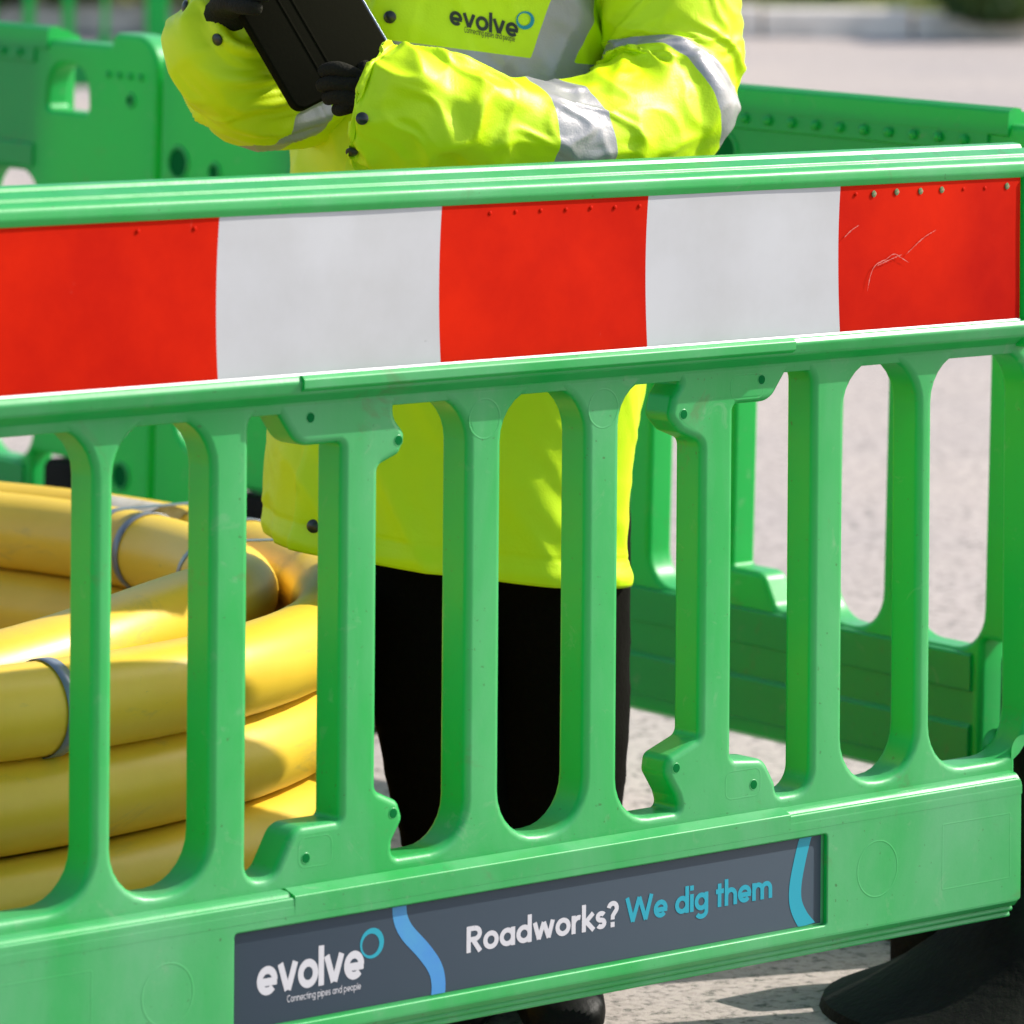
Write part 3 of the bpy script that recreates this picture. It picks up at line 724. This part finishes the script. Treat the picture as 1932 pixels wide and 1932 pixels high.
bv = [(a(-.01, 0, .80), (.14, .11)), (a(-.02, 0, 1.0), (.125, .10)), (a(-.03, .02, 1.2), (.14, .11)), (a(-.03, .03, 1.34), (.10, .08)),
      (a(-.04, .02, 1.42), .05), (a(-.06, -.02, 1.50), (.070, .080)), (a(-.07, -.04, 1.60), (.072, .085)),
      (V(1215, -70, 6.05), .055), (V(1262, 60, 6.02), .048), (V(1245, 215, 5.92), .042), (V(1000, 255, 5.76), .036), (V(725, 195, 5.74), .026),
      (V(600, -60, 6.08), .055), (V(590, 80, 6.03), .048), (V(530, 165, 5.93), .042), (V(470, 130, 5.82), .036), (V(420, 70, 5.82), .028),
      (a(-.035, 0, .72), .075), (a(-.015, -.02, .45), .05), (Vector((FL.x + .01, FL.y, .09)), .036),
      (a(.10, 0, .72), .075), (a(.125, -.0, .45), .05), (Vector((FR.x, FR.y, .09)), .038)]
be = [(0, 1), (1, 2), (2, 3), (3, 4), (4, 5), (5, 6), (3, 7), (7, 8), (8, 9), (9, 10), (10, 11), (3, 12), (12, 13), (13, 14), (14, 15), (15, 16), (0, 17), (17, 18), (18, 19), (0, 20), (20, 21), (21, 22)]
body = skin('body', bv, be, M['skin'], per)
hr = MB(); vs = []
for i in range(13):
    for j in range(24):
        th_ = pi * .62 * i / 12; ph = 2 * pi * j / 24
        vs.append(a(-.07 + .092 * sin(th_) * cos(ph), -.02 + .105 * sin(th_) * sin(ph), 1.585 + .105 * cos(th_)))
hr.add(vs, [(i * 24 + j, i * 24 + (j + 1) % 24, (i + 1) * 24 + (j + 1) % 24, (i + 1) * 24 + j) for i in range(12) for j in range(24)]); hr.build('hair', M['hair'], per)
# face: nose, ears
fc = MB()
tube(fc, [a(-.10, -.115, 1.60), a(-.105, -.135, 1.575), a(-.102, -.118, 1.560)], [.007, .012, .010], 10); fc.build('nose', M['skin'], per)

# cloth folds
def ridge(v): return 1 - abs(v) * 2
def folds(p, k=1.0, sx=1, sy=1, sz=1, off=0):
    q = Vector((p.x * sx, p.y * sy, p.z * sz))
    n1 = noise.noise(q * 7 + Vector((off, 0, 0))); n2 = noise.noise(q * 16 + Vector((0, off, 0))); n3 = noise.noise(q * 38 + Vector((0, 0, off)))
    return k * (.006 * n1 + .002 * (max(0, 1 - abs(n2) * 3) ** 2))

def crease(q, pw=1.2, wd_=2.4):                      # sharp crests, smooth valleys
    return max(0, 1 - math.sqrt(noise.noise(q) ** 2 + .0009) * wd_) ** pw
# coat body
def tor(phi, z, extra=0):
    t = (z - .50) / .90
    cx = V(852, 400, 6.03).x - .002 - .006 * t + .014 * math.exp(-((z - .80) / .14) ** 2); cy = 6.03 - PX.y
    hw = .230 - .008 * smooth(min(1, max(0, (.78 - z) / .25))) - .037 * smooth(min(1, max(0, (z - .86) / .22)))
    if z > 1.28: hw *= 1 - .25 * smooth((z - 1.28) / .12)
    dp = .155 - .01 * t
    if z > 1.28: dp *= 1 - .3 * smooth((z - 1.28) / .12)
    e = 2.5
    s_, c_ = sin(phi), cos(phi)
    k = (abs(s_) ** e + abs(c_) ** e) ** (-1 / e)
    p_ = Vector((cx + hw * k * s_, cy - dp * k * c_, z))
    return p_
def hemz(phi): return .552 - .030 * sin(phi) + (.028 if abs(((phi + pi) % (2 * pi)) - pi + 1.25) < .5 else 0) * 0
co = MB(); NP, NZ = 260, 230; vs = []
PLX = lambda z: -.078 - .10 * (1.22 - z) / .70       # placket runs down to the left
for i in range(NZ + 1):
    for j in range(NP):
        phi = 2 * pi * j / NP - pi
        z = hemz(phi) + (1.40 - hemz(phi)) * i / NZ
        p_ = tor(phi, z)
        n_ = Vector((p_.x, p_.y + .03, 0)).normalized()
        lowk = .55 if z < .95 else 1.0
        d = folds(p_, 1.05 * lowk, 1, 1, .55, 11)
        q_ = Vector((p_.x * 7 + z * 3, p_.y * 7, z * 4.5 + p_.x * 3)); d += .0075 * crease(q_, 1.3, 2.8) + .002 * crease(q_ * 2.1, 1.2, 4)
        hz_ = z - hemz(phi); d -= .0012 * (abs(hz_ - .034) < .0022)
        d += .004 * sin(phi * 9 + z * 5) * smooth(max(0, min(1, (.9 - z) / .3)))       # drape near hem
        if z - hemz(phi) < .030: d += .0035 * smooth(max(0, 1 - abs((z - hemz(phi)) - .012) / .018))  # hem turn-up
        if cos(phi) > 0:
            dx = p_.x - PLX(z)
            if abs(dx) < .030: d += .004 * smooth(min(1, (.030 - abs(dx)) / .004))
        vs.append(p_ + n_ * d)
fs = []; band = []; warm = []
def cband(p_, phi, z):
    X_ = p_.x + PX.x
    if cos(phi) > -.2:
        zc = 1.162 - .13 * X_; a1 = .026 - abs(z - zc)
        xs = .052 + .31 * (z - 1.185) - (.0 if z > 1.17 else 9); a2 = .027 - abs(X_ - xs)
        return max(a1, a2)
    return .026 - abs(z - 1.165)
for i in range(NZ + 1):
    for j in range(NP):
        phi = 2 * pi * j / NP - pi; z = hemz(phi) + (1.40 - hemz(phi)) * i / NZ; p_ = tor(phi, z)
        band.append(cband(p_, phi, z)); warm.append(PLX(z) - .030 - p_.x if cos(phi) > 0 else -1)
for i in range(NZ):
    for j in range(NP): fs.append((i * NP + j, i * NP + (j + 1) % NP, (i + 1) * NP + (j + 1) % NP, (i + 1) * NP + j))
co.add(vs, fs)
coat = co.build('coat', M['coatfab'], per, ang=80); put(coat, 'band', band); put(coat, 'warm_bounce', warm)
so2 = coat.modifiers.new('t', 'SOLIDIFY'); so2.thickness = .004; so2.offset = -1
def surf(px_, py_):                                   # point of the coat's front at a photo position
    o_ = Vector((0, 0, CH)) - PX; d_ = (V(px_, py_, 6) - o_).normalized(); best = None
    hit, loc, nn, idx = coat.ray_cast(o_, d_)
    return loc, nn
bpy.context.view_layer.update()
# chest logo laid onto the coat
def lay(u0, v0, s, ang, adv=1):
    c0 = wp(u0, v0, 5.88) - PX
    def f_(x_, y_, l):
        X2 = x_ * s * adv * cos(ang) + y_ * s * sin(ang) * -1 * 0 ; Z2 = -x_ * s * adv * sin(ang) + y_ * s
        q = c0 + Vector((X2, 0, Z2)); o_ = Vector((q.x, -1.0, q.z)); hit, loc, nn, idx = coat.ray_cast(o_, Vector((0, 1, 0)))
        return (loc if hit else q) + Vector((0, -.0016 - .0001 * (l % 4), 0))
    return f_
lg = MB(); wd = text_width('evolve', .25, .04); s_ = 27 / 1521
write(lg, 'evolve', .25, lay(848, 46, s_, R(11), adv=(131 / 1521) / (wd * s_)), .04)
wd = text_width('Connecting pipes and people', .17, .13); s_ = 7.6 / 1521
write(lg, 'Connecting pipes and people', .17, lay(876, 61, s_, R(10.5), adv=(96 / 1521) / (wd * s_)), .13)
lg.build('logo_lettering', M['ink_dark'], coat, fixn=False)
lg = MB(); ring(lg, 0, 0, 17 / 1521, 12 / 1521, -.0010, .0012, (lambda F: (lambda x_, y_, l: F(x_, y_, l)))(lay(991, 39, 1.0, 0)))
lg.build('logo_ring', M['ink_cyan'], coat, fixn=False)
def popper(p_, nn, parent, r=.0075):
    b_ = MB(); disc(b_, p_ + nn * .001, nn, r, .0035, 20); b_.build('popper', M['popper'], parent)
for (x_, y_, r_) in ((737, 31, .0078), (592, 993, .0085)):
    c0 = V(x_, y_, 5.9); hit, loc, nn, idx = coat.ray_cast(Vector((c0.x, -1, c0.z)), Vector((0, 1, 0)))
    if hit: popper(loc, Vector((nn.x * .4, -1, 0)).normalized(), coat, r_)

# sleeves
def sleeve(ctrl, n, seg, mfn, off, foldfn, capend=False):
    pr = catmull([(*V(c[0], c[1], c[2]), ) for c in ctrl], n); rr = catmull([(c[3], c[4], 0) for c in ctrl], n)
    b_ = MB()
    def dsp(L, a_, p_, t): return folds(p_, 1.0, 1, 1, 1, off) + foldfn(t, a_, p_)
    tube(b_, pr, [r.x for r in rr], seg, disp=dsp, cap=False, ell=[r.y for r in rr], up=Vector((0, -1, 0)))
    o_ = b_.build('sleeve', M['coatfab'], coat, ang=80); put(o_, 'band', [mfn(i / (n - 1), 2 * pi * j / seg) for i in range(n) for j in range(seg)]); put(o_, 'warm_bounce', [float(off > 30)] * (n * seg))
    k = o_.modifiers.new('t', 'SOLIDIFY'); k.thickness = .0035; k.offset = -1
    return o_, pr, rr
RC = [(1150, -190, 6.02, .105, 1), (1232, -80, 6.00, .100, 1), (1266, 30, 5.98, .092, 1), (1268, 130, 5.96, .086, 1), (1232, 222, 5.91, .081, 1.05),
      (1120, 258, 5.83, .074, 1.05), (1000, 258, 5.77, .068, 1.05), (860, 232, 5.72, .070, 1), (765, 208, 5.70, .073, 1), (712, 195, 5.708, .071, 1)]
def mR(t, a_):
    o_ = max(0, -sin(a_)); i_ = max(0, sin(a_))
    return max(.019 + .020 * o_ - abs(t - .350 - .050 * o_ + .004 * i_), .042 - abs(t - .640 - .012 * sin(a_)))
def fR(t, a_, p_):
    e_ = math.exp(-((t - .42) / .12) ** 2)           # gathers at the elbow, fanning from the crook
    d = e_ * .014 * crease(Vector((t * 11 + .9 * sin(a_), .8 * cos(a_), .7 * sin(a_) + 5)), 1.3, 2.6)
    f_ = smooth(max(0, min(1, (t - .69) / .12))); h_ = a_ - t * 5
    w_ = Vector((t * 8 + .5 * cos(a_), 1.2 * cos(h_) + 2, 1.2 * sin(h_)))
    w_ += Vector((0, .35 * noise.noise(w_ * 1.3), .35 * noise.noise(w_ * 1.3 + Vector((7, 0, 0)))))
    d += (.004 + f_ * .012) * crease(w_ * .8, 1.3, 2.2) + f_ * .005 * noise.noise(w_ * .7 + Vector((0, 4, 0)))
    d += .0034 * crease(w_ * 1.45 + Vector((3, 3, 0)), 1.2, 3.2)
    if abs(t - .955) < .005: d -= .0012
    return d - .005
slR, prR, rrR = sleeve(RC, 260, 150, mR, 23, fR)
LC = [(650, 20, 6.06, .080, 1), (625, 110, 6.0, .074, 1), (565, 163, 5.93, .066, 1), (494, 165, 5.86, .062, 1), (444, 130, 5.82, .062, 1), (416, 96, 5.81, .061, 1), (428, 58, 5.83, .060, 1)]
def mL(t, a_): return .045 - abs(t - .44 + .02 * cos(a_))
def fL(t, a_, p_):
    h_ = a_ + t * 4
    w_ = Vector((t * 5 + .6 * cos(a_ - .5), 1.1 * cos(h_) + 12, 1.1 * sin(h_)))
    return .013 * crease(w_, 1.4, 2.2) + .003 * crease(w_ * 1.9 + Vector((1, 0, 4)), 1.2, 3.5) - .005
slL, prL, rrL = sleeve(LC, 200, 130, mL, 41, fL)
# poppers on the cuffs
def onsleeve(o_, x_, y_, r=.0075):
    o2 = Vector((0, 0, CH)) - PX; d_ = (V(x_, y_, 5.7) - o2).normalized()
    hit, loc, nn, idx = o_.ray_cast(o2, d_)
    if hit: popper(loc, nn, o_.parent, r)
bpy.context.view_layer.update()
for x_, y_ in ((683, 224), (664, 284)): onsleeve(slR, x_, y_)
for x_, y_ in ((412, 74), (352, 12)): onsleeve(slL, x_, y_)

# trousers
tr = MB()
def leg(ctrl, off):
    pr = catmull([tuple(c[0]) for c in ctrl], 110); rr = catmull([(c[1], c[2], 0) for c in ctrl], 110)
    tube(tr, pr, [r.x for r in rr], 60, disp=lambda L, a_, p_, t: folds(p_, .9, 1, 1, 1, off) + .004 * smooth(max(0, (t - .7) / .3)) * sin(t * 120 + 2 * cos(a_)), ell=[r.y for r in rr], up=Vector((1, 0, 0)))
def pt(x, z, y=0): return Vector((x, y, z))
XL = lambda px, z, D=6.03: V(px, 0, D).x
leg([(pt(XL(800, 0), .90), .115, 1), (pt(XL(812, 0), .70), .112, 1), (pt(XL(826, 0), .50), .090, 1.1), (pt(XL(858, 0), .30), .086, 1), (pt(XL(905, 0), .16), .085, 1), (pt(XL(915, 0), .07), .088, 1)], 3)
leg([(pt(XL(980, 0), .90), .115, 1), (pt(XL(1020, 0), .70), .115, 1), (pt(XL(1062, 0), .50), .090, 1.1), (pt(XL(1068, 0), .30), .086, 1), (pt(XL(1050, 0), .16), .088, 1), (pt(XL(1045, 0), .07), .09, 1)], 8)
tube(tr, catmull([(XL(880, 0), 0, .66), (XL(880, 0), 0, .80), (XL(870, 0), 0, 1.0)], 12), [.15, .165, .15], 40) if False else None
tr.build('trousers', M['trouser'], per, ang=80)
# boots
def boot(x, y, rot):
    bt = MB(); n = 24; secs = [(-.10, .045, .055), (-.06, .05, .10), (0, .05, .11), (.06, .052, .085), (.12, .056, .065), (.16, .052, .055), (.195, .035, .035)]
    vs = []
    for (yy, hw, h) in secs:
        for j in range(n):
            a_ = 2 * pi * j / n; vs.append((x + hw * cos(a_) + rot * yy, y - yy, max(.004, h * .5 + h * .5 * sin(a_) + (.01 if sin(a_) > 0 else 0))))
    fs = [(i * n + j, i * n + (j + 1) % n, (i + 1) * n + (j + 1) % n, (i + 1) * n + j) for i in range(len(secs) - 1) for j in range(n)]
    fs += [tuple(range(n)), tuple((len(secs) - 1) * n + j for j in range(n))]
    bt.add(vs, fs); o_ = bt.build('boot', M['boot'], per, ang=60)
    k = o_.modifiers.new('s', 'SUBSURF'); k.levels = 1; k.render_levels = 1
    lc = MB()
    for q in range(4):
        yy = .03 + q * .022; z_ = .105 - q * .012
        tube(lc, catmull([(x - .03 + rot * yy, y - yy, z_ - .010), (x + rot * yy, y - yy - .006, z_ + .012), (x + .03 + rot * yy, y - yy - .014, z_ - .012)], 8), .0028, 8)
    lc.build('lace', M['lace'], o_)
boot(XL(905, 0), -.06, -.15); boot(XL(1050, 0), -.10, .1)

# gloves
def hand(name, wrist, palm, fingers, thumb, wr=.030):
    vv = [(wrist, (wr, wr * .8)), (wrist.lerp(palm, .5), (.034, .024)), (palm, (.036, .020))]; ee = [(0, 1), (1, 2)]
    for f_ in fingers + [thumb]:
        prev = 2 if f_ is not thumb else 1
        for k, p_ in enumerate(f_):
            vv.append((p_, .0110 - .0010 * k)); ee.append((prev, len(vv) - 1)); prev = len(vv) - 1
    return skin(name, vv, ee, M['glove'], per, 2)
TD = 5.715
w_ = V(720, 190, 5.73); pm = V(676, 172, TD - .035)
fg = []
for (x0_, y0_, x1_, y1_, x2_, y2_) in ((668, 140, 632, 128, 603, 136), (664, 160, 625, 155, 600, 164), (664, 180, 636, 180, 612, 188), (670, 198, 650, 203, 632, 208)):
    fg.append([V(x0_, y0_, TD - .045), V(x1_, y1_, TD - .040), V(x2_, y2_, TD - .022)])
hand('glove', w_, pm, fg, [V(700, 150, TD + .02), V(690, 130, TD + .05), V(680, 115, TD + .05)])
w_ = V(428, 52, 5.80); pm = V(444, -6, 5.73)
fg = []
for (x0_, y0_, x1_, y1_, x2_, y2_) in ((470, -52, 505, -60, 530, -52), (468, -32, 500, -38, 522, -30), (462, -10, 492, -12, 512, -4), (452, 12, 478, 14, 496, 20)):
    fg.append([V(x0_, y0_, 5.68), V(x1_, y1_, 5.66), V(x2_, y2_, 5.665)])
hand('glove', w_, pm, fg, [V(455, 5, 5.74), V(480, -20, 5.77), V(505, -40, 5.77)], .052)

# ------------------------------------------------------------------ tablet
BL = wp(560, 214, TD); UPv = (wp(446, 0, TD + .02) - wp(570, 214, TD)).normalized()
RTv = (wp(770, 236, TD + .05) - wp(560, 214, TD)); RTv = (RTv - UPv * RTv.dot(UPv)).normalized(); NRM = RTv.cross(UPv).normalized()
tb = empty('tablet', BL)
tag(tb, 'black cased tablet held in the gloved hands of the worker', 'tablet')
bpy.context.view_layer.update()
Mx = Matrix((RTv, UPv, NRM)).transposed()
tb.rotation_euler = Mx.to_euler()
if NRM.y > 0: NRM = -NRM
TW, TL = .150, .255
def tplate(x0, y0, x1, y1, r, z0, z1, bev):
    me = plate(rrect(x0, y0, x1, y1, r), [], z1, z0, bev, 2)         # local: (u, -w, v)
    me.transform(Matrix(((1, 0, 0, 0), (0, 0, 1, 0), (0, -1, 0, 0), (0, 0, 0, 1))))  # -> (u, v, w)
    return me
c_ = MB(); c_.mesh(tplate(0, 0, TW, TL, .014, -.010, .006, .003)); c_.build('case', M['case'], tb, fixn=False)
c_ = MB()
c_.mesh(tplate(.050, .004, .0525, TL - .004, .001, .0061, .0068, .0003)); c_.mesh(tplate(.066, .004, .0685, TL - .004, .001, .0061, .0068, .0003))
c_.build('case_seam', M['case'], tb, fixn=False)
c_ = MB(); c_.mesh(tplate(TW - .001, .010, TW + .0025, TL - .010, .0015, -.006, .0045, .001)); c_.build('rim', M['bezel'], tb, fixn=False)
c_ = MB(); c_.mesh(tplate(.008, .008, TW - .008, TL - .008, .004, -.0112, -.0102, .0003)); c_.build('screen', M['popper'], tb, fixn=False)
